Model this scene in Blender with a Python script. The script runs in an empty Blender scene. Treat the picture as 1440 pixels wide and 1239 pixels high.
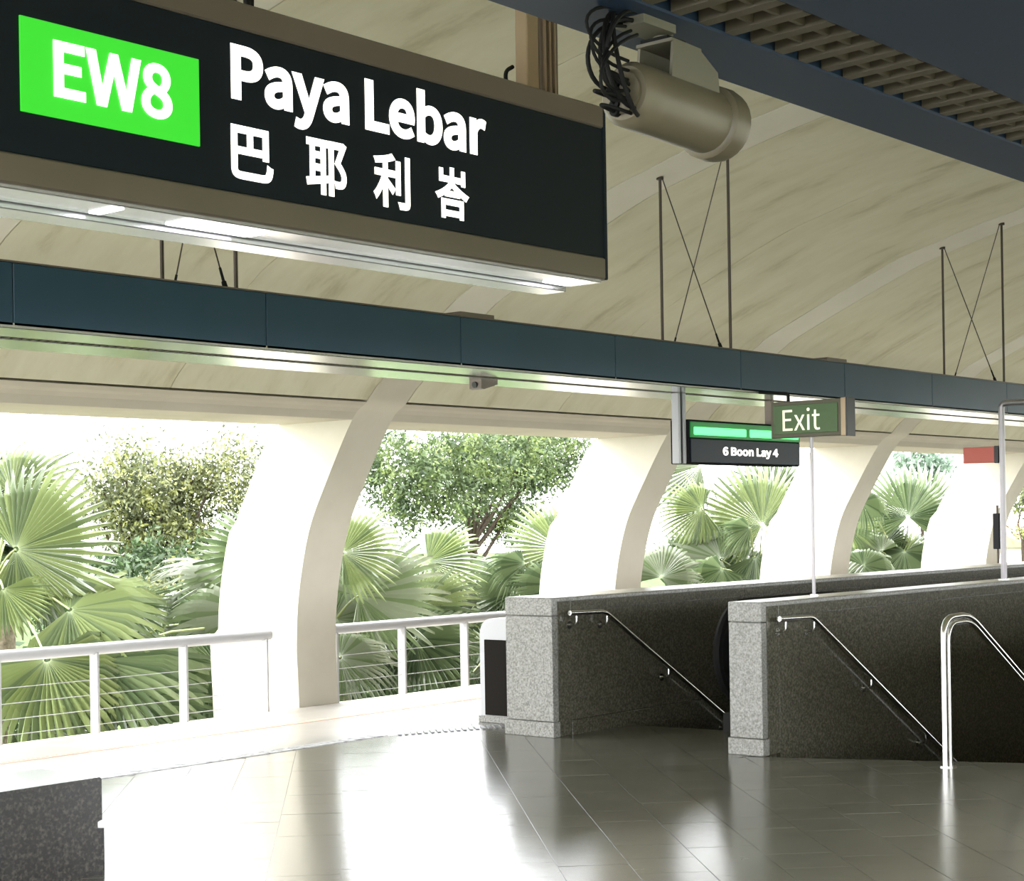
import bpy, bmesh, math, random
import numpy as np
from mathutils import Vector, Matrix
random.seed(7)
rng = np.random.default_rng(7)
SC = bpy.context.scene
COL = SC.collection
PI = math.pi

# ------------------------------------------------------------------ camera, sky, sun, exposure
# world axes: X along the platform, Y towards the garden side, Z up, floor at 0
VIEW = math.atan(2026 / 2400.0)          # the camera looks diagonally across the platform
FWD = Vector((math.cos(VIEW), math.sin(VIEW), 0))
RGT = Vector((math.sin(VIEW), -math.cos(VIEW), 0))
UP = Vector((0, 0, 1))
ROLL = 0.0163
cam_data = bpy.data.cameras.new('camera')
cam = bpy.data.objects.new('camera', cam_data)
COL.objects.link(cam)
cr = RGT * math.cos(ROLL) - UP * math.sin(ROLL)
cu = RGT * math.sin(ROLL) + UP * math.cos(ROLL)
M = Matrix.Identity(4)
for i in range(3):
    M[i][0], M[i][1], M[i][2] = cr[i], cu[i], -FWD[i]
M[2][3] = 1.6
cam.matrix_world = M
cam_data.sensor_fit = 'HORIZONTAL'
cam_data.sensor_width = 36.0
cam_data.lens = 60.0
cam_data.shift_y = 113.5 / 1440
cam_data.clip_end = 600
SC.camera = cam

SKY = 6.0
w = bpy.data.worlds.new('sky'); SC.world = w; w.use_nodes = True
bg = w.node_tree.nodes['Background']
bg.inputs[0].default_value = (0.95, 0.98, 1.0, 1); bg.inputs[1].default_value = SKY

sun_d = bpy.data.lights.new('sun', 'SUN'); sun_d.energy = 1.6; sun_d.angle = math.radians(3)
sun_d.color = (1.0, 0.96, 0.88)
sun = bpy.data.objects.new('sun', sun_d); COL.objects.link(sun)
sun.rotation_euler = Vector((-0.55, 0.52, 0.65)).to_track_quat('Z', 'Y').to_euler()

vs = SC.view_settings
vs.view_transform = 'Standard'; vs.look = 'None'; vs.exposure = 0.9; vs.gamma = 1.0
vs.use_curve_mapping = False
SC.cycles.max_bounces = 10
SC.cycles.diffuse_bounces = 6
SC.cycles.glossy_bounces = 5
SC.cycles.sample_clamp_indirect = 20
SC.cycles.use_denoising = True

# ------------------------------------------------------------------ materials
MATS = {}
def mat(name, color=(.5, .5, .5), rough=.6, metal=0.0, spec=.5, vary=0.0, noise=None, bump=None, emit=None, estr=1.0, trans=None, objvary=0.0, stretch=(1, 1, 1)):
    """noise = (scale, [(pos, colour), ...]) on the world position; bump = (scale, strength, distance)"""
    m = bpy.data.materials.new(name); m.use_nodes = True
    nt = m.node_tree; N = nt.nodes; Lk = nt.links
    b = N['Principled BSDF']
    b.inputs['Base Color'].default_value = (*color, 1)
    b.inputs['Roughness'].default_value = rough
    b.inputs['Metallic'].default_value = metal
    b.inputs['Specular IOR Level'].default_value = spec
    geo = N.new('ShaderNodeNewGeometry')
    mp = N.new('ShaderNodeMapping'); mp.inputs['Scale'].default_value = stretch
    Lk.new(geo.outputs['Position'], mp.inputs['Vector'])
    src = None
    if noise:
        sc, stops = noise[0], noise[1]
        nz = N.new('ShaderNodeTexNoise'); nz.inputs['Scale'].default_value = sc
        nz.inputs['Detail'].default_value = noise[2] if len(noise) > 2 else 4
        nz.inputs['Roughness'].default_value = .65
        Lk.new(mp.outputs[0], nz.inputs['Vector'])
        rp = N.new('ShaderNodeValToRGB'); el = rp.color_ramp.elements
        while len(el) < len(stops): el.new(.5)
        for e, (p, c) in zip(el, stops): e.position = p; e.color = (*c, 1)
        Lk.new(nz.outputs['Fac'], rp.inputs['Fac'])
        src = rp.outputs['Color']
    if objvary:
        oi = N.new('ShaderNodeObjectInfo')
        hs = N.new('ShaderNodeHueSaturation')
        mr = N.new('ShaderNodeMapRange'); mr.inputs['To Min'].default_value = 1 - objvary; mr.inputs['To Max'].default_value = 1 + objvary
        Lk.new(oi.outputs['Random'], mr.inputs['Value']); Lk.new(mr.outputs[0], hs.inputs['Value'])
        if src: Lk.new(src, hs.inputs['Color'])
        else: hs.inputs['Color'].default_value = (*color, 1)
        src = hs.outputs['Color']
    if src: Lk.new(src, b.inputs['Base Color'])
    if bump:
        n2 = N.new('ShaderNodeTexNoise'); n2.inputs['Scale'].default_value = bump[0]; n2.inputs['Detail'].default_value = 3
        Lk.new(mp.outputs[0], n2.inputs['Vector'])
        bp = N.new('ShaderNodeBump'); bp.inputs['Strength'].default_value = bump[1]; bp.inputs['Distance'].default_value = bump[2]
        Lk.new(n2.outputs['Fac'], bp.inputs['Height']); Lk.new(bp.outputs['Normal'], b.inputs['Normal'])
    if emit:
        b.inputs['Emission Color'].default_value = (*emit, 1); b.inputs['Emission Strength'].default_value = estr
    if trans:
        tr = N.new('ShaderNodeBsdfTranslucent')
        if src: Lk.new(src, tr.inputs['Color'])
        else: tr.inputs['Color'].default_value = (*color, 1)
        mx = N.new('ShaderNodeMixShader'); mx.inputs[0].default_value = trans
        out = N['Material Output']
        Lk.new(b.outputs[0], mx.inputs[1]); Lk.new(tr.outputs[0], mx.inputs[2]); Lk.new(mx.outputs[0], out.inputs['Surface'])
    MATS[name] = m
    return m

mat('vault concrete', rough=.85, spec=.2, stretch=(2.6, .75, .9),
    noise=(1.1, [(.30, (.53, .495, .345)), (.43, (.68, .645, .49)), (.62, (.74, .71, .565)), (.78, (.61, .575, .415))], 7))
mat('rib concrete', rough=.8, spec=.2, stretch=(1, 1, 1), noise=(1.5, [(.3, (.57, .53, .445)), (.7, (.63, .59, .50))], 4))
mat('dimmed rib concrete', rough=.8, spec=.2, noise=(1.5, [(.3, (.48, .44, .365)), (.7, (.54, .495, .415))], 4))  # rib concrete again, weaker light on the lintels put into the colour
mat('lit rib concrete', rough=.8, spec=.2, noise=(1.5, [(.3, (.76, .725, .63)), (.7, (.82, .785, .69))], 4))  # rib concrete again, lightened: brighter light on the vault painted in
mat('roof outer', (.45, .44, .42), .9)
mat('floor tile', rough=.19, spec=.5, objvary=.10, stretch=(1, 1, 1),
    noise=(2.2, [(.32, (.095, .093, .076)), (.5, (.135, .132, .108)), (.68, (.165, .16, .135))], 8), bump=(9, .06, .01))
mat('floor grout', (.12, .115, .10), .5)
mat('pale border', rough=.35, noise=(3, [(.3, (.27, .25, .225)), (.7, (.32, .30, .27))], 5))
mat('drain strip', rough=.6, noise=(16, [(.35, (.10, .10, .11)), (.55, (.42, .42, .43))], 3))
mat('coral strip', (.62, .36, .27), .6)
mat('tactile grey', (.20, .20, .21), .5)
mat('granite', rough=.30, spec=.5, noise=(75, [(.36, (.13, .128, .115)), (.47, (.22, .215, .20)), (.60, (.29, .285, .265)), (.72, (.38, .375, .35))], 2))
mat('shaded granite', rough=.16, spec=.5, noise=(60, [(.38, (.062, .058, .043)), (.52, (.095, .09, .068)), (.68, (.14, .134, .105))], 2))  # same stone as the granite above, with shade put into the colour
mat('block granite', rough=.2, spec=.4, noise=(55, [(.4, (.006, .005, .004)), (.55, (.022, .019, .015)), (.7, (.055, .048, .038))], 2))
mat('beam blue', rough=.42, spec=.4, noise=(1.2, [(.3, (.015, .050, .090)), (.7, (.020, .061, .106))], 3))
mat('beam navy', rough=.45, spec=.4, noise=(1.2, [(.3, (.013, .029, .064)), (.7, (.017, .036, .077))], 3))
mat('polished flange', (.64, .66, .67), .17, metal=.8)
mat('grating', (.10, .082, .058), .6)
mat('recess black', (.008, .008, .008), .8)
mat('rod steel', (.07, .055, .045), .45, metal=.6)
mat('sign casing', rough=.5, noise=(2, [(.3, (.135, .110, .085)), (.7, (.155, .127, .10))], 2))
mat('sign black', (.007, .013, .021), .35, spec=.2)
mat('sign green', (.03, .30, .03), .4, emit=(.03, .60, .02), estr=.55)
mat('sign white', (.9, .9, .85), .4, emit=(1.0, .97, .90), estr=1.25)
mat('acrylic tray', (.62, .61, .68), .22, metal=.75)
mat('lamp white', (.9, .9, .9), .4, emit=(1, 1, 1), estr=3.0)
mat('brown post', rough=.35, metal=.5, noise=(2, [(.3, (.30, .22, .14)), (.7, (.38, .29, .2))], 2))
mat('post dark', (.16, .13, .11), .4, metal=.5)
mat('camera beige', rough=.38, noise=(3, [(.3, (.125, .105, .067)), (.7, (.155, .133, .088))], 2))
mat('cable black', (.006, .006, .006), .7, spec=.2)
mat('bracket beige', (.15, .138, .103), .5)
mat('stainless', (.66, .65, .62), .22, metal=1.0)
mat('post steel', (.30, .28, .29), .35, metal=.6)
mat('rail paint', (.46, .46, .48), .35, spec=.5)
mat('exit green', (.038, .088, .016), .35, emit=(.02, .06, .01), estr=.12)
mat('exit letters', (.75, .74, .55), .4, emit=(.8, .8, .55), estr=.45)
mat('exit casing', (.075, .066, .034), .4)
mat('tube green', (.1, .8, .2), .4, emit=(.10, .95, .22), estr=1.15)
mat('band green', (.01, .13, .03), .4, emit=(.005, .16, .02), estr=.3)
mat('sign red', (.55, .12, .09), .45)
mat('black plastic', (.012, .012, .014), .35)
mat('matte black', (.010, .010, .011), .8, spec=.1)
mat('bin panel', (.010, .008, .006), .8, spec=.1)
mat('grass', rough=.95, spec=.1, noise=(.5, [(.3, (.035, .06, .015)), (.7, (.07, .11, .03))], 5))
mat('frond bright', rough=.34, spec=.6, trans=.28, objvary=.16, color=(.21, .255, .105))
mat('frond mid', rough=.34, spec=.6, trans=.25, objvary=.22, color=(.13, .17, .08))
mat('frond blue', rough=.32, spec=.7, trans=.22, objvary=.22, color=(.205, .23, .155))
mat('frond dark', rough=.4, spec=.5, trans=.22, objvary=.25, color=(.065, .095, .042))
mat('palm trunk', rough=.95, spec=.1, noise=(14, [(.3, (.10, .08, .055)), (.7, (.34, .29, .21))], 4))
mat('petiole', (.22, .25, .10), .5)
mat('trunk', rough=.95, spec=.1, noise=(14, [(.3, (.02, .015, .011)), (.7, (.075, .058, .042))], 4))
mat('leaf olive', rough=.55, trans=.35, noise=(2.6, [(.36, (.035, .045, .02)), (.52, (.13, .145, .06)), (.66, (.33, .34, .10))], 3))
mat('leaf green', rough=.55, trans=.35, noise=(2.4, [(.36, (.03, .05, .024)), (.52, (.095, .135, .05)), (.66, (.24, .30, .09))], 3))
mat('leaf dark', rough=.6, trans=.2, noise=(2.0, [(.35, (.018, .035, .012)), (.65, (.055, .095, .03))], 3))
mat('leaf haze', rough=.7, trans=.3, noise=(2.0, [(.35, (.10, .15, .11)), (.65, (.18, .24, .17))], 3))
mat('house wall', (.62, .6, .56), .8)
mat('house roof', (.50, .20, .10), .8)
mat('glass dark', (.03, .04, .05), .1)

# ------------------------------------------------------------------ helpers
ORG = {}
def tag(o, label=None, cat=None, group=None, kind=None):
    if label: o['label'] = label
    if cat: o['category'] = cat
    if group: o['group'] = group
    if kind: o['kind'] = kind
    return o
def empty(name, loc, label=None, cat=None, group=None, kind=None):
    o = bpy.data.objects.new(name, None); COL.objects.link(o); o.location = loc
    o.empty_display_size = .2
    ORG[o.name] = Vector(loc)
    return tag(o, label, cat, group, kind)

class MB:
    def __init__(s): s.v = []; s.f = []; s.m = []
    def add(s, vs_, fs, mi=0):
        b = len(s.v); s.v += [tuple(p) for p in vs_]
        for f in fs: s.f.append([b + i for i in f]); s.m.append(mi)
        return s
    def box(s, x0, x1, y0, y1, z0, z1, mi=0):
        p = [(x, y, z) for z in (z0, z1) for y in (y0, y1) for x in (x0, x1)]
        return s.add(p, [(0, 2, 3, 1), (4, 5, 7, 6), (0, 1, 5, 4), (2, 6, 7, 3), (0, 4, 6, 2), (1, 3, 7, 5)], mi)
    def bbox(s, x0, x1, y0, y1, z0, z1, c=.006, mi=0):
        """box with chamfered edges"""
        bm = bmesh.new(); bmesh.ops.create_cube(bm, size=1)
        for v in bm.verts:
            v.co = ((x0 + x1) / 2 + v.co.x * (x1 - x0), (y0 + y1) / 2 + v.co.y * (y1 - y0), (z0 + z1) / 2 + v.co.z * (z1 - z0))
        bmesh.ops.bevel(bm, geom=bm.edges[:], offset=c, segments=1, affect='EDGES')
        bm.verts.index_update()
        s.add([v.co[:] for v in bm.verts], [[v.index for v in f.verts] for f in bm.faces], mi); bm.free()
        return s
    def prism(s, poly, axis, lo, hi, mi=0):
        """poly in the plane across axis ('x': (y,z), 'y': (x,z), 'z': (x,y)), extruded lo..hi"""
        n = len(poly)
        def P(a, b, t): return {'x': (t, a, b), 'y': (a, t, b), 'z': (a, b, t)}[axis]
        p = [P(a, b, lo) for a, b in poly] + [P(a, b, hi) for a, b in poly]
        fs = [list(range(n))[::-1], list(range(n, 2 * n))] + [(i, (i + 1) % n, n + (i + 1) % n, n + i) for i in range(n)]
        return s.add(p, fs, mi)
    def tube(s, pts, r, n=10, mi=0, cap=True):
        pts = [Vector(p) for p in pts]; rings = []
        rs = r if isinstance(r, (list, tuple)) else [r] * len(pts)
        t0 = (pts[1] - pts[0]).normalized()
        a = t0.orthogonal().normalized()
        for i, p in enumerate(pts):
            if i == 0: t = t0
            elif i == len(pts) - 1: t = (pts[i] - pts[i - 1]).normalized()
            else: t = ((pts[i] - pts[i - 1]).normalized() + (pts[i + 1] - pts[i]).normalized()).normalized()
            a = (a - t * a.dot(t)); a = a.normalized() if a.length > 1e-6 else t.orthogonal().normalized()
            b = t.cross(a)
            k = 1.0
            if 0 < i < len(pts) - 1:
                c = max(.5, t.dot((pts[i] - pts[i - 1]).normalized())); k = 1 / c if c < .95 else 1.0
            rings.append([p + (a * math.cos(q) + b * math.sin(q)) * rs[i] for q in [2 * PI * j / n for j in range(n)]])
        vs_ = [q for r_ in rings for q in r_]; fs = []
        for i in range(len(pts) - 1):
            for j in range(n):
                fs.append((i * n + j, i * n + (j + 1) % n, (i + 1) * n + (j + 1) % n, (i + 1) * n + j))
        if cap:
            fs.append(list(range(n))[::-1]); fs.append([(len(pts) - 1) * n + j for j in range(n)])
        return s.add(vs_, fs, mi)
    def build(s, name, mats, parent=None, smooth=False, label=None, cat=None, group=None, kind=None, origin=None):
        me = bpy.data.meshes.new(name)
        o_ = Vector(origin) if origin else Vector((0, 0, 0))
        pa = ORG.get(parent.name, Vector((0, 0, 0))) if parent else Vector((0, 0, 0))
        off = pa + o_ if parent else o_
        me.from_pydata([(x - off.x, y - off.y, z - off.z) for x, y, z in s.v], [], s.f)
        for n_ in (mats if isinstance(mats, (list, tuple)) else [mats]): me.materials.append(MATS[n_])
        if any(s.m): me.polygons.foreach_set('material_index', s.m)
        if smooth:
            me.polygons.foreach_set('use_smooth', [True] * len(me.polygons))
            me.set_sharp_from_angle(angle=math.radians(40))
        me.update()
        o = bpy.data.objects.new(name, me); COL.objects.link(o)
        if parent: o.parent = parent; o.location = o_
        else: o.location = o_; ORG[o.name] = o_
        if parent: ORG[o.name] = off
        return tag(o, label, cat, group, kind)
def mesh_np(name, verts, faces, mats, parent=None, kind=None, smooth=False, nper=4, mi=None):
    me = bpy.data.meshes.new(name)
    pa = ORG.get(parent.name, Vector((0, 0, 0))) if parent else Vector((0, 0, 0))
    verts = np.asarray(verts, dtype=np.float32) - np.array(pa, dtype=np.float32)
    faces = np.asarray(faces, dtype=np.int32)
    me.vertices.add(len(verts)); me.vertices.foreach_set('co', verts.ravel())
    me.loops.add(faces.size); me.loops.foreach_set('vertex_index', faces.ravel())
    me.polygons.add(len(faces))
    me.polygons.foreach_set('loop_start', np.arange(0, faces.size, nper, dtype=np.int32))
    me.polygons.foreach_set('loop_total', np.full(len(faces), nper, dtype=np.int32))
    for n_ in (mats if isinstance(mats, (list, tuple)) else [mats]): me.materials.append(MATS[n_])
    if mi is not None: me.polygons.foreach_set('material_index', np.asarray(mi, dtype=np.int32))
    me.update(calc_edges=True); me.validate()
    o = bpy.data.objects.new(name, me); COL.objects.link(o)
    if parent: o.parent = parent
    ORG[o.name] = pa
    return tag(o, kind=kind)
FONT = None
try:                                          # the humanist sans that ships inside Blender; else its default face
    import os
    FONT = bpy.data.fonts.load(os.path.join(bpy.utils.system_resource('DATAFILES'), 'fonts', 'Noto Sans CJK Regular.woff2'))
except Exception: FONT = None
def text_mesh(name, body, material, parent, x0, x1, z0, z1, bold=.0, thick=.002, place=None, whole=False):
    """lettering fitted to a rectangle in its own plane, then placed by matrix"""
    cu_ = bpy.data.curves.new(name, 'FONT'); cu_.body = body; cu_.size = 1; cu_.bevel_depth = bold; cu_.bevel_resolution = 0
    if FONT: cu_.font = FONT
    cu_.extrude = 0
    ob = bpy.data.objects.new(name + '_tmp', cu_); COL.objects.link(ob)
    dg = bpy.context.evaluated_depsgraph_get(); dg.update()
    me = bpy.data.meshes.new_from_object(ob.evaluated_get(dg))
    bpy.data.objects.remove(ob); bpy.data.curves.remove(cu_)
    xs = [v.co.x for v in me.vertices]; ys = [v.co.y for v in me.vertices]
    ax, bx_, ay, by_ = min(xs), max(xs), min(ys), max(ys)
    bm = bmesh.new(); bm.from_mesh(me)
    bmesh.ops.remove_doubles(bm, verts=bm.verts[:], dist=1e-5)
    if not bold:
        r = bmesh.ops.extrude_face_region(bm, geom=bm.faces[:])
        for e in r['geom']:
            if isinstance(e, bmesh.types.BMVert): e.co.z += 1
    zs = [v.co.z for v in bm.verts]; za, zb = min(zs), max(zs)
    for v in bm.verts:
        v.co.x = x0 + (v.co.x - ax) / (bx_ - ax) * (x1 - x0)
        v.co.y = z0 + (v.co.y - ay) / (by_ - ay) * (z1 - z0)
        v.co.z = (v.co.z - za) / max(1e-6, zb - za) * thick
    sx = [v.co.x for v in bm.verts]
    for v in bm.verts: v.co = place @ v.co
    pa = ORG.get(parent.name, Vector((0, 0, 0)))
    for v in bm.verts: v.co -= pa
    bm.verts.index_update(); bm.verts.ensure_lookup_table()
    # one part per character: islands whose spans overlap belong together (the dot of an i)
    lab = [-1] * len(bm.verts); isl = []
    for v0 in bm.verts:
        if lab[v0.index] >= 0: continue
        st = [v0]; lab[v0.index] = len(isl); mem = []
        while st:
            v = st.pop(); mem.append(v.index)
            for e in v.link_edges:
                o2 = e.other_vert(v)
                if lab[o2.index] < 0: lab[o2.index] = len(isl); st.append(o2)
        isl.append(mem)
    span = [(min(sx[k] for k in m_), max(sx[k] for k in m_)) for m_ in isl]
    order = sorted(range(len(isl)), key=lambda k: span[k][0]); groups = []
    for k in order:
        for g_ in groups:
            lo, hi = max(g_[1], span[k][0]), min(g_[2], span[k][1])
            if whole or hi - lo > .5 * min(g_[2] - g_[1], span[k][1] - span[k][0]):
                g_[0].append(k); g_[1] = min(g_[1], span[k][0]); g_[2] = max(g_[2], span[k][1]); break
        else: groups.append([[k], span[k][0], span[k][1]])
    co = [v.co.copy() for v in bm.verts]; fcs = [[v.index for v in f.verts] for f in bm.faces]
    bm.free(); bpy.data.meshes.remove(me)
    for g_ in groups:
        ids = [q for k in g_[0] for q in isl[k]]; mp_ = {q: n for n, q in enumerate(ids)}
        m2 = bpy.data.meshes.new(name)
        m2.from_pydata([co[q] for q in ids], [], [[mp_[q] for q in f] for f in fcs if f[0] in mp_])
        m2.materials.append(MATS[material]); m2.update()
        o = bpy.data.objects.new(name, m2); COL.objects.link(o); o.parent = parent
        ORG[o.name] = pa

CROWN={
 1:(9.46,14.60,1.11),
 2:(12.57,14.20,0.34),
 3:(13.89,14.50,0.41),
 4:(18.25,14.80,0.15),
 5:(23.97,15.00,0.17),
 6:(30.76,15.80,0.11),
}
FROND=[
(1,9.30,14.00,1.41, 0.66,-0.74,0.14, -0.75,-0.64,0.17, 1.01,0),
(1,9.68,14.60,1.95, 0.33,-0.13,0.94, -0.75,-0.64,0.17, 0.74,1),
(1,9.54,13.50,0.84, 0.68,-0.74,0.03, -0.47,-0.40,0.79, 0.93,0),
(1,9.01,13.10,0.43, -0.24,-0.62,-0.75, -0.60,-0.51,0.62, 1.05,0),
(1,9.03,13.80,1.05, 0.12,-0.59,-0.80, -0.72,-0.61,0.34, 0.49,1),
(1,9.63,15.00,1.92, 0.02,0.24,0.97, -0.75,-0.64,0.17, 0.78,0),
(1,11.00,14.60,0.78, 0.63,-0.77,-0.03, -0.69,-0.58,0.42, 0.50,1),
(1,9.16,14.20,0.15, 0.49,-0.85,-0.21, -0.59,-0.49,0.64, 0.61,0),
(2,12.14,13.60,1.27, -0.53,0.81,0.26, -0.69,-0.58,0.42, 0.89,0),
(2,11.72,13.90,0.64, -0.57,0.81,0.16, -0.66,-0.56,0.50, 0.71,1),
(2,9.47,13.00,0.39, 0.51,-0.85,-0.14, -0.51,-0.43,0.74, 1.04,1),
(2,11.14,13.30,0.21, -0.69,0.72,-0.10, -0.66,-0.56,0.50, 0.71,0),
(2,11.66,13.40,0.72, -0.61,0.79,0.05, -0.59,-0.49,0.64, 0.95,1),
(2,12.53,15.00,0.72, 0.32,0.27,0.91, -0.69,-0.58,0.42, 0.80,0),
(2,10.36,13.60,-0.09, 0.57,-0.81,-0.09, -0.54,-0.46,0.71, 0.83,1),
(2,11.44,13.50,-0.15, -0.75,0.62,-0.21, -0.59,-0.49,0.64, 0.80,0),
(2,9.84,14.40,-0.27, 0.40,-0.85,-0.35, -0.63,-0.53,0.57, 0.63,0),
(3,13.30,13.70,1.28, 0.63,-0.58,0.51, -0.75,-0.63,0.21, 0.78,0),
(3,13.73,13.90,0.78, 0.75,-0.47,0.46, -0.66,-0.56,0.50, 1.09,0),
(3,15.65,14.60,1.11, 0.65,-0.69,0.30, -0.75,-0.64,0.17, 0.85,1),
(3,15.04,14.20,0.59, 0.74,-0.56,0.38, -0.67,-0.57,0.47, 0.82,1),
(3,12.94,13.40,0.15, 0.52,-0.82,-0.23, -0.66,-0.56,0.50, 0.71,0),
(3,14.67,13.90,0.23, 0.47,-0.85,-0.23, -0.59,-0.49,0.64, 0.80,0),
(3,15.05,14.80,0.16, 0.01,-0.74,-0.67, -0.63,-0.53,0.57, 0.83,0),
(3,13.82,14.40,0.50, 0.70,-0.70,0.10, -0.59,-0.49,0.64, 0.83,0),
(3,16.14,15.60,0.72, 0.56,-0.21,0.80, -0.72,-0.61,0.34, 0.75,0),
(4,17.84,14.20,1.22, -0.35,0.64,0.68, -0.75,-0.63,0.21, 0.87,1),
(4,17.43,14.50,1.04, -0.65,0.76,0.00, -0.66,-0.56,0.50, 0.62,1),
(4,17.46,14.00,0.76, -0.58,0.80,0.14, -0.67,-0.57,0.47, 0.67,1),
(4,15.56,13.80,-0.23, -0.75,0.63,-0.22, -0.60,-0.51,0.62, 0.78,0),
(4,16.33,14.00,-0.12, -0.63,0.77,0.03, -0.69,-0.58,0.42, 0.63,0),
(4,17.44,15.00,0.20, -0.04,0.69,0.72, -0.66,-0.56,0.50, 0.72,0),
(4,16.46,14.90,0.02, 0.30,-0.81,-0.51, -0.66,-0.56,0.50, 0.74,0),
(4,17.76,15.40,0.46, -0.44,0.78,0.45, -0.72,-0.61,0.34, 0.73,0),
(5,23.20,14.40,1.48, -0.15,0.37,0.92, -0.76,-0.64,0.14, 1.13,0),
(5,22.11,14.80,1.74, -0.66,0.74,-0.14, -0.75,-0.64,0.17, 0.79,0),
(5,22.67,15.20,2.43, -0.67,0.73,-0.16, -0.74,-0.62,0.26, 0.96,1),
(5,20.13,14.20,0.76, 0.55,-0.18,0.82, -0.72,-0.61,0.34, 0.82,0),
(5,22.32,14.60,0.95, -0.50,0.83,0.26, -0.66,-0.56,0.50, 0.97,0),
(5,22.21,14.00,1.44, -0.67,0.73,-0.09, -0.69,-0.58,0.42, 0.52,1),
(5,22.81,14.30,0.99, -0.13,-0.48,-0.87, -0.69,-0.58,0.42, 0.94,1),
(5,21.73,14.20,0.83, -0.72,0.30,-0.62, -0.66,-0.56,0.50, 0.64,0),
(5,22.42,15.40,0.80, 0.71,-0.64,0.28, -0.69,-0.58,0.42, 0.90,0),
(5,24.47,15.00,1.92, 0.44,-0.29,0.85, -0.75,-0.64,0.17, 1.06,0),
(6,29.31,15.00,1.56, 0.14,0.16,0.98, -0.75,-0.63,0.21, 1.10,0),
(6,26.80,14.60,1.84, 0.30,-0.76,-0.57, -0.69,-0.58,0.42, 0.65,0),
(6,30.26,15.20,1.62, 0.45,-0.25,0.86, -0.75,-0.63,0.21, 1.17,1),
(6,28.63,15.20,0.93, -0.41,0.82,0.40, -0.67,-0.57,0.47, 0.82,0),
(6,29.14,15.00,0.92, -0.50,-0.16,-0.85, -0.66,-0.56,0.50, 0.77,0),
(6,27.19,14.80,0.71, 0.74,-0.63,0.23, -0.63,-0.53,0.57, 0.82,0),
(6,28.04,15.60,1.41, 0.50,-0.25,0.83, -0.74,-0.62,0.26, 0.79,0),
(6,30.34,15.20,0.69, -0.50,0.83,0.26, -0.66,-0.56,0.50, 0.82,0),
(6,29.62,15.40,0.64, 0.32,0.15,0.94, -0.72,-0.61,0.34, 0.98,0),
(6,29.53,15.60,1.05, 0.41,-0.11,0.90, -0.74,-0.62,0.26, 0.82,0),
(5,23.54,15.60,1.11, 0.14,0.36,0.92, -0.72,-0.61,0.34, 0.82,0),
(5,24.19,15.40,0.74, -0.12,0.59,0.80, -0.72,-0.61,0.34, 0.89,0),
(2,13.18,15.20,1.10, -0.32,0.77,0.55, -0.69,-0.58,0.42, 0.79,0),
(2,12.29,15.60,0.47, 0.62,-0.18,0.76, -0.69,-0.58,0.42, 0.69,0),
(3,17.47,15.80,0.27, 0.38,0.08,0.92, -0.72,-0.61,0.34, 0.83,0),
]
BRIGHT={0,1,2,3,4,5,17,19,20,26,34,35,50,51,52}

# ------------------------------------------------------------------ the vaulted hall
QM = 4.3                                     # centre line of the platform
ribpts = [(11.14, -.25), (11.16, .25), (11.17, .55), (11.13, 1.0), (10.99, 1.54), (10.77, 1.95), (10.43, 2.49), (10.25, 2.63), (10.04, 2.82),
          (9.34, 3.31), (9.0, 3.50), (7.84, 4.0), (7.31, 4.165), (6.62, 4.34), (5.84, 4.49), (5.1, 4.58), (4.3, 4.62)]
def catmull(pts, k=4):
    out = []
    for i in range(len(pts) - 1):
        p0, p1, p2, p3 = pts[max(i - 1, 0)], pts[i], pts[i + 1], pts[min(i + 2, len(pts) - 1)]
        for j in range(k):
            t = j / k
            out.append(tuple(.5 * ((2 * b) + (c - a) * t + (2 * a - 5 * b + 4 * c - d) * t * t + (3 * b - a - 3 * c + d) * t ** 3) for a, b, c, d in zip(p0, p1, p2, p3)))
    return out + [pts[-1]]
half = catmull(ribpts)
def thick_at(z):                              # horizontal depth of a rib, thinner towards the crown
    return 1.17 if z < .6 else (1.06 if z < 1.6 else 1.0)
def profile(side, zlo, zhi, off=0.0):
    """inner vault curve between two heights (low to high), pushed outwards by off, mirrored for side=-1"""
    o = []
    def off_pt(i, q, z):
        a = half[max(i - 1, 0)]; b = half[min(i + 1, len(half) - 1)]
        tq, tz = b[0] - a[0], b[1] - a[1]; l = math.hypot(tq, tz)
        return (q + tz / l * off, z - tq / l * off)   # pushed away from the hall
    for i, (q, z) in enumerate(half):
        if i:
            q0, z0 = half[i - 1]
            for zc in (zlo, zhi):
                if z0 < zc - 1e-6 and z > zc + 1e-6:
                    t = (zc - z0) / (z - z0); o.append(off_pt(i, q0 + (q - q0) * t, zc))
        if z < zlo - 1e-6 or z > zhi + 1e-6: continue
        o.append(off_pt(i, q, z))
    if side < 0: o = [(2 * QM - q, z) for q, z in o]
    return o
RIB0, PITCH, RW = 10.262, 4.67, .475
XA, XB = -8.42, 45.0
K0, K1 = -4, 7                               # ribs k stand at RIB0 + k * PITCH
ceil_ = MB()
full = profile(1, 2.5, 9, .16) + profile(-1, 2.5, 9, .16)[::-1]
outer = profile(1, 2.5, 9, .42) + profile(-1, 2.5, 9, .42)[::-1]
n_ = len(full)
vs_ = [(x, q, z) for x in (XA, XB) for q, z in full] + [(x, q, z) for x in (XA, XB) for q, z in outer]
fs_ = []
for i in range(n_ - 1):
    fs_ += [(i, i + 1, n_ + i + 1, n_ + i), (2 * n_ + i, 3 * n_ + i, 3 * n_ + i + 1, 2 * n_ + i + 1)]
    fs_ += [(i, 2 * n_ + i, 2 * n_ + i + 1, i + 1), (n_ + i, n_ + i + 1, 3 * n_ + i + 1, 3 * n_ + i)]
fs_ += [(0, n_, 3 * n_, 2 * n_), (n_ - 1, 3 * n_ - 1, 4 * n_ - 1, 2 * n_ - 1)]
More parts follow.
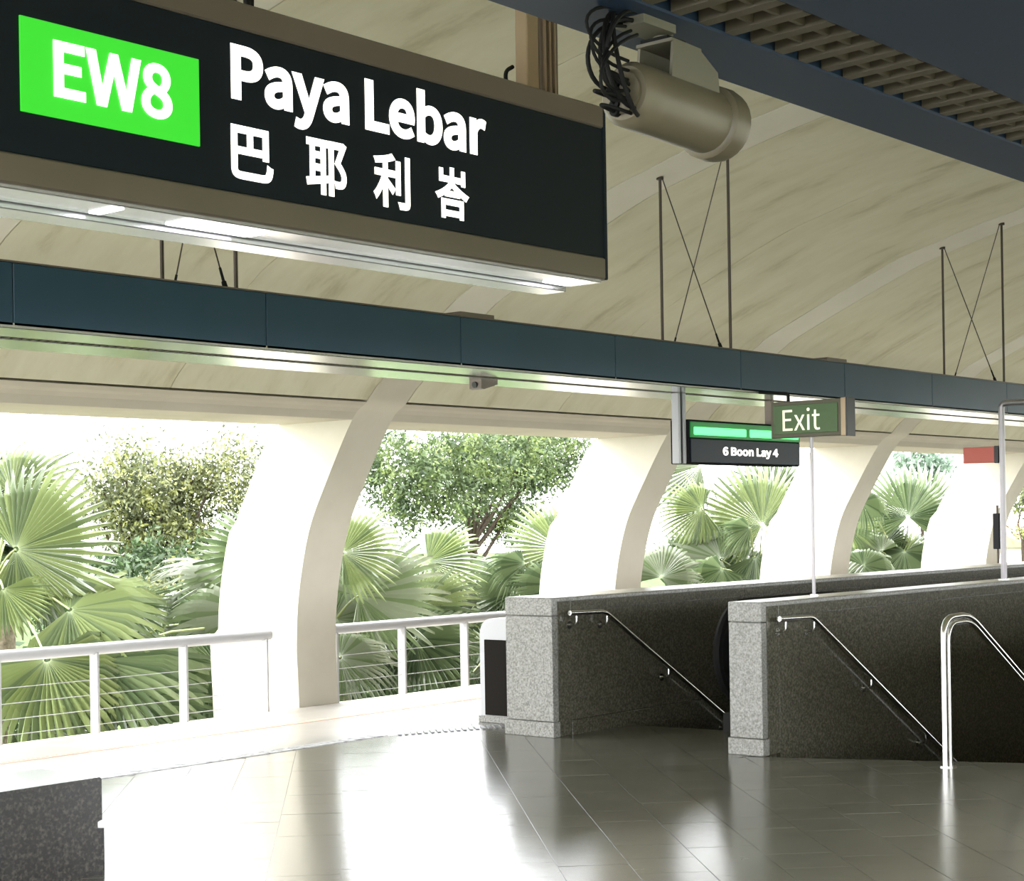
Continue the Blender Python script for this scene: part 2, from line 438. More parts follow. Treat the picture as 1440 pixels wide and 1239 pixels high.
ceiling = ceil_.add(vs_, fs_).build('ceiling', 'roof outer', smooth=True, kind='structure', label='long beige concrete vault over the platform, ribbed and water stained')

def shell(x0, x1, inner, out, name, material, smooth=True):
    n = len(inner)
    v = [(x, q, z) for x in (x0, x1) for q, z in inner] + [(x, q, z) for x in (x0, x1) for q, z in out]
    f = []
    for i in range(n - 1):
        f += [(i, i + 1, n + i + 1, n + i), (2 * n + i, 3 * n + i, 3 * n + i + 1, 2 * n + i + 1)]
        f += [(i, 2 * n + i, 2 * n + i + 1, i + 1), (n + i, n + i + 1, 3 * n + i + 1, 3 * n + i)]
    f += [(0, n, 3 * n, 2 * n), (n - 1, 3 * n - 1, 4 * n - 1, 2 * n - 1)]
    return MB().add(v, f).build(name, material, ceiling, smooth=smooth)
for k in range(K0, K1 + 1):
    xr = RIB0 + k * PITCH
    for side in (1, -1):
        shell(xr, xr + RW, profile(side, 3.06, 9, 0), profile(side, 3.06, 9, .2), 'rib_band', 'lit rib concrete')  # upper part of the same rib, split off to carry the lit tone
        inn = profile(side, -1, 3.06, 0)
        out = []
        for (q, z), (qo, zo) in zip(inn, profile(side, -1, 3.06, .2)):
            s_ = 1 if side > 0 else -1
            # deep fin beside the opening, thin band on the vault
            t = min(1, max(0, (z - 2.45) / .35))
            d = thick_at(z)
            out.append(((1 - t) * (q + s_ * d) + t * qo, (1 - t) * z + t * zo))
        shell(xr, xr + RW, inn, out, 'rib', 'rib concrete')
        # roof panels of the bay, split at mid-bay, with an open dark joint around each
        if k < K1:
            a, b = xr + RW + .012, xr + PITCH - .012
            m_ = (a + b) / 2
            for x0, x1 in ((a, m_ - .004), (m_ + .004, b)):
                shell(x0, x1, profile(side, 2.645, 9, .0015), profile(side, 2.645, 9, .13), 'panel', 'vault concrete')
            # concrete lintel above the opening
            s_ = 1 if side > 0 else -1
            li = profile(side, 2.49, 2.63, 0)
            lo = [(q + s_ * .95, z) for q, z in li]
            lo[-1] = (lo[-1][0], lo[-1][1] + .3)
            shell(xr + RW - .001, xr + PITCH + .001, li, lo, 'lintel', 'dimmed rib concrete', smooth=False)

# ------------------------------------------------------------------ floor
W1A, W1B = 7.889, 8.337                       # far parapet
W2A, W2B = 6.095, 6.351                       # near parapet
W3A, W3B = 3.30, 3.55
WX = 9.78                                     # where the parapets begin
WEND = 26.0
def nose2(q): return 9.743 - (q - 6.095) * .4541
def nose1(q): return 10.76 + (7.61 - q) * .165
ZT = -.004
fl = MB()
def slab(poly, mi=0): fl.prism(poly, 'z', -.35, ZT, mi)
slab([(-8, -2.6), (WX, -2.6), (WX, 9.0), (-8, 9.0)])
slab([(WX, -2.6), (45, -2.6), (45, 3.55), (WX, 3.55)])
slab([(WX - .2, 3.55), (nose2(3.55), 3.55), (nose2(W2A), W2A), (nose2(W2A), W2A + .06), (WX - .2, W2A + .06)])
slab([(WX, W2B - .06), (nose1(W2B), W2B - .06), (nose1(W1A), W1A + .04), (WX, W1A + .04)])
slab([(WX, W1A + .05), (45, W1A + .05), (45, 9.0), (WX, 9.0)])
for a, b in ((W2A, W2B),): slab([(WX, a + .04), (45, a + .04), (45, b - .04), (WX, b - .04)])
floor = fl.build('floor', 'floor tile', kind='structure', label='polished grey granite platform floor laid in diagonal tiles')
MB().box(-8, 45, 9.003, 11.06, -.35, 0).build('border_slab', 'pale border', floor, label='pale smooth border slab along the open side')
MB().box(-8, 9.2, 9.02, 9.15, -.01, .004).build('drain_cover', 'drain strip', floor, label='rough grey drain strip')
MB().box(-8, 45, 10.18, 10.20, -.01, .003).build('coral_strip', 'coral strip', floor)
cs = MB()
for i in range(520): cs.box(4 + i * .04, 4 + i * .04 + .018, 10.20, 10.27, -.005, .004)
cs.build('coral_dash', 'coral strip', floor, kind='stuff')
# tactile bars in front of the bin
bar = None
for i in range(20):
    c = Vector((9.32 + i * .049, 9.02 - i * .022, 0))
    if bar is None:
        d = Vector((math.cos(math.radians(48)), math.sin(math.radians(48)), 0)); n = Vector((-d.y, d.x, 0))
        p = [d * a + n * b for a, b in ((-.09, -.013), (.09, -.013), (.09, .013), (-.09, .013))]
        mb = MB(); mb.add([(q.x, q.y, z) for z in (-.006, .008) for q in p], [(3, 2, 1, 0), (4, 5, 6, 7), (0, 1, 5, 4), (1, 2, 6, 5), (2, 3, 7, 6), (3, 0, 4, 7)])
        bar = mb.build('tactile_bar', 'tactile grey', floor); bar.location = c
    else:
        b2 = bar.copy(); COL.objects.link(b2); b2.location = c
# diagonal tiles
TA = math.radians(45.6); TS = .3335
td = Vector((math.cos(TA), math.sin(TA), 0)); tn = Vector((math.sin(TA), -math.cos(TA), 0))
def clip(poly, a, b, c):
    """keep a*x + b*y <= c"""
    out = []
    for i in range(len(poly)):
        p, q = poly[i], poly[(i + 1) % len(poly)]
        dp, dq = a * p[0] + b * p[1] - c, a * q[0] + b * q[1] - c
        if dp <= 0: out.append(p)
        if dp * dq < 0:
            t = dp / (dp - dq); out.append((p[0] + (q[0] - p[0]) * t, p[1] + (q[1] - p[1]) * t))
    return out
def area(p): return abs(sum(p[i][0] * p[(i + 1) % len(p)][1] - p[(i + 1) % len(p)][0] * p[i][1] for i in range(len(p)))) / 2
tiles = []
g = TS - .0035
for i in range(-60, 60):
    for j in range(-20, 70):
        c = tn * (.431 + i * TS) + td * (j * TS + (.11 if i % 2 else .0))
        if not (.8 < c.x < 13 and 1.2 < c.y < 9.3): continue
        poly = [(c + td * a * g / 2 + tn * b * g / 2) for a, b in ((-1, -1), (1, -1), (1, 1), (-1, 1))]
        poly = [(p.x, p.y) for p in poly]
        poly = clip(poly, 0, 1, 9.0)
        if len(poly) < 3 or area(poly) < .002: continue
        whole = len(poly) == 4 and abs(area(poly) - g * g) < 1e-5
        if max(p[0] for p in poly) > WX - .1:
            for lo, hi, f_ in ((-9, 3.45, None), (3.45, 6.2, nose2), (6.2, 8.1, nose1), (8.1, 9.0, None)):
                q = clip(clip(poly, 0, 1, hi), 0, -1, -lo)
                if f_ is not None and len(q) > 2:
                    s_ = f_(0) ; k_ = f_(1) - f_(0)
                    q = clip(q, 1, -k_, s_)
                if len(q) > 2 and area(q) > .002: tiles.append((c, q, abs(area(q) - g * g) < 1e-5))
        else: tiles.append((c, poly, whole))
def seen(c):
    r = math.hypot(c.x, c.y); a = math.degrees(math.atan2(c.y, c.x))
    return 5.6 < r and 22.0 < a < 58.0
tiles.sort(key=lambda t: (not seen(t[0]), t[0].length))
tm = None; rest = MB(); nsingle = 0
for c, poly, whole in tiles:
    if not seen(c) or nsingle >= 296:
        rest.prism(poly[::-1] if False else poly, 'z', -.03, 0); continue
    nsingle += 1
    dz = random.uniform(-.0008, .0004)
    if whole:
        if tm is None:
            t_ = MB().prism([(p[0] - c.x, p[1] - c.y) for p in poly], 'z', -.03, 0).build('tile', 'floor tile', floor); tm = t_
        else:
            t_ = tm.copy(); COL.objects.link(t_)
        t_.location = (c.x, c.y, dz)
    else:
        MB().prism(poly, 'z', -.03, 0).build('tile', 'floor tile', floor)
rest.build('tile_field', 'floor tile', floor, kind='stuff')
# outer ledge that carries the railings, and the mirrored one
MB().box(XA, XB, 11.06, 12.5, -.6, -.2).build('trim_1', 'rib concrete', kind='structure')
MB().box(XA, XB, 2 * QM - 12.5, -2.6, -.6, -.0).build('trim_2', 'rib concrete', kind='structure')

# ------------------------------------------------------------------ parapets round the stairwells
def parapet(y0, y1, label, facing, zlow=-4.4):
    root = empty('stair_parapet', (WX, (y0 + y1) / 2, 0), label, 'parapet')
    t = .03
    # core, slabs on the end face, bands and panels on the well faces
    MB().box(WX + .06, WEND, y0 + t, y1 - t, zlow, .985).build('core', 'shaded granite', root)
    MB().bbox(WX - .012, WX + .07, y0 - .012, y1 + .012, 0, .112, .004).build('base_slab', 'granite', root)
    MB().bbox(WX, WX + .07, y0, y1, .115, .892, .004).build('end_slab', 'granite', root)
    MB().bbox(WX - .003, WX + .07, y0 - .002, y1 + .002, .895, 1.03, .006).build('cap_end', 'granite', root)
    for yy, s_ in ((y0, 1), (y1, -1)):
        a, b = (yy, yy + t) if s_ > 0 else (yy - t, yy)
        MB().bbox(WX + .073, WX + .22, a, b, 0, 1.0, .0006).build('corner_slab', 'shaded granite', root)
        x = WX + .226
        for j in range(5):
            x2 = x + (2.4 if j < 4 else WEND - x - 2.4 * 0)
            x2 = min(x2, WEND)
            MB().bbox(x, x2 - .004, a, b, zlow if facing == 'near' else .113, .925, .0006).build('panel', 'shaded granite', root)
            MB().bbox(x, x2 - .004, a - .001, b + .001, .929, 1.0, .003).build('top_band', 'shaded granite', root)
            if facing != 'near': MB().bbox(x, x2 - .004, a - .002, b + .002, zlow, .109, .003).build('skirting', 'shaded granite', root)
            x = x2
            if x >= WEND: break
    MB().bbox(WX + .072, WEND, y0 - .004, y1 + .004, .995, 1.03, .008).build('coping', 'granite', root, label='granite coping in the lit tone of the stone')
    return root
parapet(W1A, W1B, 'thick grey granite parapet beside the dark bin, farther of the two', 'far')
parapet(W2A, W2B, 'thin grey granite parapet with Exit pole on it, nearer of the two', 'near')
parapet(W3A, W3B, 'granite parapet on the near side of the stairs, outside the picture', 'off')

# stairs going down in both wells
def flight(y0, y1, x0, label):
    root = empty('staircase', (x0, (y0 + y1) / 2, 0), label, 'stairs')
    for i in range(14):
        x = x0 + i * .29; z = -.168 * (i + 1)
        MB().box(x, x + .30, y0, y1, z - .25, z).build('step', 'shaded granite', root)
    return root
flight(3.6, 6.09, 10.9, 'shaded granite stairs going down beside the near parapet')
flight(7.12, 7.885, 11.0, 'shaded granite stairs going down beside the far parapet')
MB().prism([(nose2(3.56), 3.56), (10.95, 3.56), (10.95, 6.09), (nose2(6.09), 6.09)], 'z', -.4, -.17).build('trim_3', 'shaded granite', kind='structure')
MB().prism([(nose1(W2B), W2B), (11.02, W2B), (11.02, W1A), (nose1(W1A), W1A)], 'z', -.4, -.17).build('trim_4', 'shaded granite', kind='structure')
# closing walls of the wells below the platform
MB().box(26.06, 26.3, 3.5, 8.4, -4.6, 1.0).build('wall_well', 'shaded granite', kind='structure')

# escalator between the stairs and the near parapet
esc = empty('escalator', (10.9, 6.75, 0), 'dark escalator with round balustrade end behind the near parapet', 'escalator')
def esc_path(r, cx_=10.96, cz=.59):
    p = [(cx_ + r * math.cos(a), cz + r * math.sin(a)) for a in [math.radians(d) for d in range(270, 89, -12)]]
    p += [(12.3, cz + r), (12.9, cz + r - .12), (17.0, cz + r - .12 - 4.1 * .577)]
    return p
for yy in (6.98, 6.46):
    up_ = esc_path(.33)
    lo_ = [(17.0, up_[-1][1] - .7), (12.9, up_[-2][1] - .7), (12.3, up_[-3][1] - .68)]
    MB().prism(up_ + lo_, 'y', yy - .02, yy + .02).build('balustrade', 'black plastic', esc)
    pts = [(x, yy, z) for x, z in esc_path(.365)]
    MB().tube(pts, .036, 8).build('handrail_belt', 'cable black', esc, smooth=True)
    MB().box(10.75, 17, yy - .06, yy + .06, -.02, .14).build('skirt', 'recess black', esc)
MB().box(10.9, 12.6, 6.5, 6.94, -.2, -.01).build('comb_plate', 'stainless', esc)
for i in range(12):
    MB().box(12.6 + i * .35, 12.95 + i * .35, 6.5, 6.94, -.45 - i * .2, -.03 - i * .2).build('step', 'post dark', esc)

# ------------------------------------------------------------------ handrails
def bend(pts, r=.08, n=4):
    """round the corners of a polyline"""
    pts = [Vector(p) for p in pts]; out = [pts[0]]
    for i in range(1, len(pts) - 1):
        a = (pts[i - 1] - pts[i]); b = (pts[i + 1] - pts[i]); d = min(r, a.length * .45, b.length * .45)
        p0 = pts[i] + a.normalized() * d; p2 = pts[i] + b.normalized() * d
        for j in range(n + 1):
            t = j / n; out.append(p0 * (1 - t) ** 2 + pts[i] * 2 * t * (1 - t) + p2 * t * t)
    return out + [pts[-1]]
def wall_rail(y, wall_y, label, xend):
    root = empty('stair_handrail', (9.9, y, .91), label, 'handrail', )
    z1 = .905 - (xend - 10.33) * .582
    MB().tube(bend([(9.90, y, .915), (10.33, y, .905), (xend, y, z1)], .05), .0185, 12).build('rail', 'stainless', root, smooth=True)
    for x in (9.985, 10.36, 11.16, 12.0, 13.2):
        if x > xend: break
        z = .905 - max(0, x - 10.33) * .582
        MB().tube(bend([(x, y, z - .015), (x, y, z - .075), (x, wall_y, z - .085)], .03), .009, 8).build('bracket', 'stainless', root, smooth=True)
        MB().tube([(x, wall_y - .004, z - .085), (x, wall_y + .003, z - .085)], .03, 14).build('fixing_plate', 'stainless', root)
    return root
wall_rail(7.815, W1A, 'steel handrail on inner face of the far parapet, dark well', 13.5)
wall_rail(6.025, W2A, 'steel handrail sloping down the nearer parapet below the Exit pole', 14.5)
hr = empty('stair_handrail', (10.02, 4.895, 0), 'free-standing double-tube steel handrail rising from the floor at the stair head', 'handrail')
hs = .577
MB().tube(bend([(10.02, 4.895, 0), (10.02, 4.895, .94), (10.385, 4.895, .945), (13.0, 4.895, .945 - 2.615 * hs)], .13, 7), .021, 14).build('rail', 'stainless', hr, smooth=True)
MB().tube(bend([(10.066, 4.885, 0), (10.066, 4.885, .905), (10.38, 4.885, .905), (13.0, 4.885, .905 - 2.62 * hs)], .11, 7), .017, 14).build('rail', 'stainless', hr, smooth=True)
MB().tube([(10.035, 4.89, -.002), (10.035, 4.89, .006)], .055, 20).build('base_plate', 'stainless', hr)
MB().tube([(12.6, 4.89, .94 - 2.2 * hs), (12.6, 4.89, -1.3)], .018, 10).build('post', 'stainless', hr, smooth=True)

# ------------------------------------------------------------------ railings along the open side
def railing(x0, posts, x1, label):
    root = empty('garden_railing', (x0, 11.35, -.2), label, 'railing', )
    zt = .635
    MB().tube([(x0 - .02, 11.35, zt), (x1 + .035, 11.35, zt)], .048, 14).build('top_rail', 'rail paint', root, smooth=True)
    for x in posts:
        MB().bbox(x - .012, x + .012, 11.30, 11.40, -.2, zt - .03, .004).build('post', 'rail paint', root)
    for z in (.03, .15, .27, .39):
        MB().tube([(x0, 11.35, z), (x1, 11.35, z)], .0032, 6).build('wire', 'rail paint', root, smooth=True)
    return root
gr_ = 'railings between the ribs'
railing(6.2, [6.46, 7.355, 8.25, 9.145, 10.04], 10.07, 'white pipe railing with wires in the leftmost opening')
railing(10.85, [10.89, 11.785, 12.68, 13.575, 14.5], 14.55, 'white pipe railing in the opening left of the granite parapets')
railing(15.55, [15.6, 16.5, 17.4, 18.3, 19.15], 19.2, 'white pipe railing in the third opening, behind the far parapet')
railing(20.2, [20.25, 21.15, 22.05, 22.95, 23.85], 23.9, 'white pipe railing in the fourth opening, behind the far parapet')

# ------------------------------------------------------------------ suspended service beams
def beam(y0, y1, inner, label, face, near):
    """y0 is the side facing the platform centre; panels, metal underside with a grating, rods and wires"""
    zb, zt = 2.50, 2.805
    s_ = 1 if y1 > y0 else -1
    xa, xb = -1.6, 31.0
    root = empty('service_beam', (xa, (y0 + y1) / 2, zb), label, 'beam')
    def yy(d): return y0 + s_ * d
    wd = abs(y1 - y0)
    def B(a, b, z0, z1, x0=xa, x1=xb): q0, q1 = sorted((yy(a), yy(b))); return (x0, x1, q0, q1, z0, z1)
    x = xa + .004
    i = 0
    while x < xb - .5:
        x2 = x + 1.503
        MB().bbox(*B(0, .02, zb + .012, zt - .008, x, x2 - .004), .003).build('side_panel', face, root)
        MB().bbox(*B(wd - .02, wd, zb + .012, zt - .008, x, x2 - .004), .003).build('side_panel', face, root)
        x = x2; i += 1
    MB().box(*B(-.006, wd + .006, zt - .008, zt)).build('top_lip', 'post dark', root)
    MB().box(*B(.02, wd - .02, zb + .06, zt - .008)).build('core', 'recess black', root)
    if near:   # dark navy underside with a wide grating
        MB().bbox(*B(0, .19, zb, zb + .03), .004).build('bottom_flange', 'beam navy', root)
        MB().bbox(*B(.37, wd, zb, zb + .03), .004).build('bottom_flange', 'beam navy', root)
        g0, g1, step = .192, .368, .088
    else:
        MB().bbox(*B(0, .30, zb, zb + .03), .004).build('bottom_flange', 'polished flange', root, label='polished metal strip')
        MB().bbox(*B(.40, wd, zb, zb + .03), .004).build('bottom_flange', 'polished flange', root, label='polished metal strip')
        g0, g1, step = .302, .398, .05
    sm = None; st = MB(); cnt = 0
    x = 1.0 if near else 3.0
    while x < (6.5 if near else 24.0):
        single = (near and 2.2 < x < 6.2) or (not near and 4.0 < x < 12.0)
        a0, a1 = sorted((yy(g0), yy(g1)))
        h0, h1 = zb + .002, zb + .03
        sk = .018
        tk = .030 if near else .014
        v = [(x, a0, h0), (x + tk, a0, h0), (x + tk + sk, a1, h0), (x + sk, a1, h0), (x, a0, h1), (x + tk, a0, h1), (x + tk + sk, a1, h1), (x + sk, a1, h1)]
        f = [(3, 2, 1, 0), (4, 5, 6, 7), (0, 1, 5, 4), (1, 2, 6, 5), (2, 3, 7, 6), (3, 0, 4, 7)]
        if single and cnt < 280:
            if sm is None:
                sm = MB().add([(p[0] - x, p[1], p[2]) for p in v], f).build('slat', 'grating', root, origin=None); sm.location = (x, 0, 0); x0s = x
            else:
                c = sm.copy(); COL.objects.link(c); c.location = (x, 0, 0)
            cnt += 1
        else: st.add(v, f)
        x += step
    st.build('slat_field', 'grating', root, kind='stuff')
    if near:
        for d in (.25, .31): MB().box(*B(d, d + .008, zb + .006, zb + .028)).build('grating_bar', 'grating', root)
    # suspension: pairs of rods with crossed wires at every rib
    for k in range(-2, 5):
        xr = RIB0 + RW / 2 + k * PITCH
        qa, qb = (yy(.13), yy(.73)) if not near else (yy(.13), yy(.73))
        def vz(q):
            q = q if q > QM else 2 * QM - q
            return float(np.interp(-q, [-a for a, b in half], [b for a, b in half]))
        za, zb2 = vz(qa), vz(qb)
        MB().tube([(xr, qa, zt - .01), (xr, qa, za + .02)], .011, 8).build('rod', 'rod steel', root, smooth=True)
        MB().tube([(xr, qb, zt - .01), (xr, qb, zb2 + .02)], .011, 8).build('rod', 'rod steel', root, smooth=True)
        for q0, z0, q1 in ((qa, za, qb), (qb, zb2, qa)):
            top = Vector((xr, q0 + (q1 - q0) * .03, z0)); bot = Vector((xr, q1 - (q1 - q0) * .12, zt))
            MB().tube([top, bot], .0045, 6).build('brace_wire', 'rod steel', root, smooth=True)
            d = (top - bot).normalized()
            MB().tube([bot, bot + d * .07, bot + d * .075, bot + d * .15], [.016, .013, .008, .007], 8).build('turnbuckle', 'cable black', root, smooth=True)
        for q, z in ((qa, za), (qb, zb2)):
            MB().tube([(xr, q, z - .015), (xr, q, z + .03)], .028, 12).build('anchor_plate', 'rod steel', root)
    for k in range(-1, 4):
        xc = 7.41 + k * 4.24
        MB().box(*B(-.008, .12, zt - .004, zt + .022, xc, xc + .30)).build('cover_plate', 'post dark', root)
    return root
beam(6.63, 7.40, 1, 'long teal service beam hung on rods, across the middle of the view', 'beam blue', False)
beam(1.925, 1.16, -1, 'dark navy service beam with brown grating at the upper right corner', 'beam navy', True)
sp = empty('beam_sensor', (8.2, 7.16, 2.5), 'small dark wedge-shaped sensor under the teal service beam', 'sensor')
MB().prism([(8.13, 2.5), (8.29, 2.5), (8.29, 2.475), (8.16, 2.44), (8.13, 2.445)], 'y', 7.10, 7.20).build('housing', 'post dark', sp)
MB().tube([(8.13, 7.15, 2.47), (8.12, 7.15, 2.468)], .02, 12).build('lens', 'black plastic', sp)

# ------------------------------------------------------------------ the big station sign
SX0, SX1, SY, SB, ST = 1.6, 5.345, 4.0, 2.535, 3.21
sign = empty('station_sign', (3.6, SY + .16, ST), 'big black hanging sign reading EW8 Paya Lebar with bright white letters', 'sign')
MB().bbox(SX0, SX1, SY, SY + .32, SB, SB + .085, .006).build('bottom_rail', 'sign casing', sign)
MB().bbox(SX0, SX1, SY, SY + .32, ST - .085, ST, .006).build('top_rail', 'sign casing', sign)
MB().box(SX0, SX1 - .012, SY + .02, SY + .30, SB + .08, ST - .08).build('body', 'sign casing', sign)
MB().bbox(SX0, SX1 - .004, SY + .004, SY + .022, SB + .086, ST - .086, .002).build('face_panel', 'sign black', sign)
MB().bbox(SX0, SX1 - .004, SY + .298, SY + .316, SB + .086, ST - .086, .002).build('face_panel', 'sign black', sign)
MB().bbox(SX1 - .02, SX1, SY - .002, SY + .322, SB, ST, .004).build('end_cap', 'sign black', sign)
gp = MB().bbox(2.697, 3.317, SY - .002, SY + .006, 2.738, 2.999, .001).build('green_panel', 'sign green', sign, label='lit green line panel')
pl = Matrix.Translation((0, SY - .003, 0)) @ Matrix.Rotation(PI / 2, 4, 'X')
text_mesh('letter', 'EW8', 'sign white', sign, 2.800, 3.212, 2.793, 2.955, bold=.012, place=Matrix.Translation((0, SY - .004, 0)) @ Matrix.Rotation(PI / 2, 4, 'X'))
text_mesh('letter', 'Paya Lebar', 'sign white', sign, 3.444, 4.633, 2.858, 3.089, bold=.015, place=Matrix.Translation((0, SY + .003, 0)) @ Matrix.Rotation(PI / 2, 4, 'X'))
for ch, a, b, z0, z1 in (('\u5df4', 3.440, 3.612, 2.664, 2.829), ('\u8036', 3.750, 3.932, 2.662, 2.842), ('\u5229', 4.055, 4.232, 2.660, 2.845), ('\u5cc7', 4.357, 4.535, 2.661, 2.842)):
    text_mesh('chinese_character', ch, 'sign white', sign, a, b, z0, z1, bold=.010, place=Matrix.Translation((0, SY + .003, 0)) @ Matrix.Rotation(PI / 2, 4, 'X'), whole=True)
# bright metal light tray under the sign
MB().bbox(SX0, SX1 - .03, SY + .01, SY + .17, SB - .012, SB + .004, .003).build('light_tray', 'acrylic tray', sign, label='shiny metal strip under the sign')
MB().bbox(SX0, SX1 - .03, SY + .185, SY + .31, SB - .03, SB + .004, .003).build('light_tray', 'acrylic tray', sign, label='shiny metal strip under the sign')
for x0, x1 in ((3.30, 3.62), (3.02, 3.06), (5.12, 5.27)):
    MB().bbox(x0, x1, SY + .03, SY + .15, SB - .016, SB - .010, .002).build('strip_lamp', 'lamp white', sign, label='lit strip lamp')
for i in range(14):
    x = 3.46 + i * .012
    MB().box(x, x + .004, SY + .05, SY + .13, SB - .019, SB - .015).build('lamp_louvre', 'stainless', sign)
# hanger post: two channels
MB().bbox(4.99, 5.062, SY + .10, SY + .16, ST - .01, 4.62, .004).build('hanger_post', 'brown post', sign)
pd = MB().bbox(5.066, 5.18, SY + .10, SY + .20, ST - .01, 4.62, .004)
pd.build('hanger_post', 'post dark', sign)
for dx in (.02, .05, .08): MB().box(5.066 + dx, 5.066 + dx + .008, SY + .09, SY + .101, ST, 4.6).build('post_groove', 'brown post', sign)
MB().tube(bend([(3.62, SY + .12, ST), (3.615, SY + .12, ST + .1), (3.60, SY + .12, 4.6)], .05), .012, 8).build('feed_cable', 'cable black', sign, smooth=True)
MB().tube(bend([(3.65, SY + .14, ST), (3.655, SY + .14, ST + .12), (3.60, SY + .14, 4.6)], .05), .009, 8).build('feed_cable', 'cable black', sign, smooth=True)

MB().tube(bend([(5.0, SY + .18, ST), (4.96, SY + .18, ST + .04), (4.955, SY + .18, ST + .10), (5.0, SY + .18, ST + .125)], .04, 5), .008, 8).build('feed_cable', 'cable black', sign, smooth=True)

CAM_A = (2.462, 1.80, 2.360); CAM_B = (2.763, 1.80, 2.352); CAM_R = .060

# ------------------------------------------------------------------ cylindrical camera housing below the navy beam
# axis from the cable end to the open front end, in world metres
CA = Vector(CAM_A); CB = Vector(CAM_B)
ax = (CB - CA).normalized()
cctv = empty('surveillance_camera', tuple(CA), 'beige cylindrical camera housing with black cables, hung at the sign end', 'camera')
def disc_tube(parts, material, name, n=28):
    return MB().tube([CA + ax * t for t, r in parts], [r for t, r in parts], n).build(name, material, cctv, smooth=True)
Lc = (CB - CA).length; RC = CAM_R
disc_tube([(.0, RC * .80), (.012, RC * .97), (.05, RC * .985), (Lc - .03, RC)], 'camera beige', 'housing')
disc_tube([(Lc - .042, RC * 1.02), (Lc - .035, RC * 1.16), (Lc - .005, RC * 1.18), (Lc + .012, RC * 1.13)], 'camera beige', 'front_ring')
disc_tube([(-.006, RC * .62), (.002, RC * .62)], 'camera beige', 'end_cover')
side = ax.cross(UP).normalized(); upv = side.cross(ax).normalized()
# bracket: folded plate over the housing, hanging tube and cable box
def plate(cs, th, nrm, name, material):
    n = nrm.normalized() * th / 2
    v = [c - n for c in cs] + [c + n for c in cs]; k = len(cs)
    f = [list(range(k))[::-1], list(range(k, 2 * k))] + [(i, (i + 1) % k, k + (i + 1) % k, k + i) for i in range(k)]
    return MB().add(v, f).build(name, material, cctv)
b0 = CA + ax * (Lc * .30); 
for sgn in (-1, 1):
    o_ = side * sgn * RC * .62
    plate([b0 + upv * RC * .72 + o_, b0 + ax * Lc * .52 + upv * RC * .72 + o_, b0 + ax * Lc * .50 + upv * RC * 1.35 + o_, b0 + ax * Lc * .30 + upv * RC * 1.85 + o_, b0 + ax * Lc * .02 + upv * RC * 1.85 + o_], .006, side, 'bracket_plate', 'bracket beige')
plate([b0 + upv * RC * 1.85 - side * RC * .66, b0 + upv * RC * 1.85 + side * RC * .66, b0 + ax * Lc * .32 + upv * RC * 1.85 + side * RC * .66, b0 + ax * Lc * .32 + upv * RC * 1.85 - side * RC * .66], .006, upv, 'bracket_plate', 'bracket beige')
tb = b0 + ax * Lc * .10 + upv * RC * 1.85
MB().tube([tb, Vector((tb.x, tb.y, 2.52))], .019, 16).build('drop_tube', 'bracket beige', cctv, smooth=True)
jb = tb + Vector((0, 0, .035)) - ax * .055
def obox(c, hx, hy, hz, X, Y, Zv, name, material):
    v = [c + X * a * hx + Y * b * hy + Zv * d * hz for d in (-1, 1) for b in (-1, 1) for a in (-1, 1)]
    return MB().add(v, [(0, 2, 3, 1), (4, 5, 7, 6), (0, 1, 5, 4), (2, 6, 7, 3), (0, 4, 6, 2), (1, 3, 7, 5)]).build(name, material, cctv)
axh = Vector((ax.x, ax.y, 0)).normalized(); sdh = axh.cross(UP)
obox(jb, .050, .032, .020, axh, sdh, UP, 'cable_box', 'bracket beige')
obox(tb + Vector((0, 0, .004)) + ax * .0, .03, .03, .006, axh, sdh, UP, 'clamp', 'cable black')
def loop(p0, p1, bulge, r, sag=0):
    p0, p1, bulge = Vector(p0), Vector(p1), Vector(bulge)
    pts = [p0 * (1 - t) ** 3 + (p0 + bulge) * 3 * t * (1 - t) ** 2 + (p1 + bulge * .8 + Vector((0, 0, sag))) * 3 * t * t * (1 - t) + p1 * t ** 3 for t in [i / 14 for i in range(15)]]
    MB().tube(pts, r, 8).build('cable', 'cable black', cctv, smooth=True)
boxend = jb - axh * .05
rr = random.Random(3)
for i in range(6):
    s0 = boxend + sdh * rr.uniform(-.02, .02) + UP * rr.uniform(-.014, .016)
    a = PI * (i / 5 - .5) * .9
    e = CA + side * math.sin(a) * RC * .5 + upv * (RC * .35 - i * RC * .22)
    loop(s0, e, -axh * rr.uniform(.06, .12) + UP * rr.uniform(-.03, .03) + sdh * rr.uniform(-.03, .03), .0042)
for i in range(5):
    e = CA + upv * (RC * .25 - i * RC * .2) - side * RC * .25
    loop(e - ax * .004, e + side * RC * .5 - upv * RC * .1, -axh * (.06 + .03 * (i % 3)) + UP * rr.uniform(-.03, .05), .0034)
for i in range(5):
    s0 = boxend + sdh * rr.uniform(-.02, .02) - UP * .01 * i
    e = CA + upv * (RC * (.9 - .28 * i)) + side * RC * .2 - ax * .004
    loop(s0, e, -axh * rr.uniform(.10, .17) - UP * rr.uniform(-.02, .06) + sdh * rr.uniform(-.04, .04), .0032)
for i in range(5):
    e = CA + upv * (RC * .28 - i * RC * .2) - side * RC * .25
    MB().tube([e - ax * .012, e + ax * .008], .010, 10).build('cable_gland', 'cable black', cctv, smooth=True)

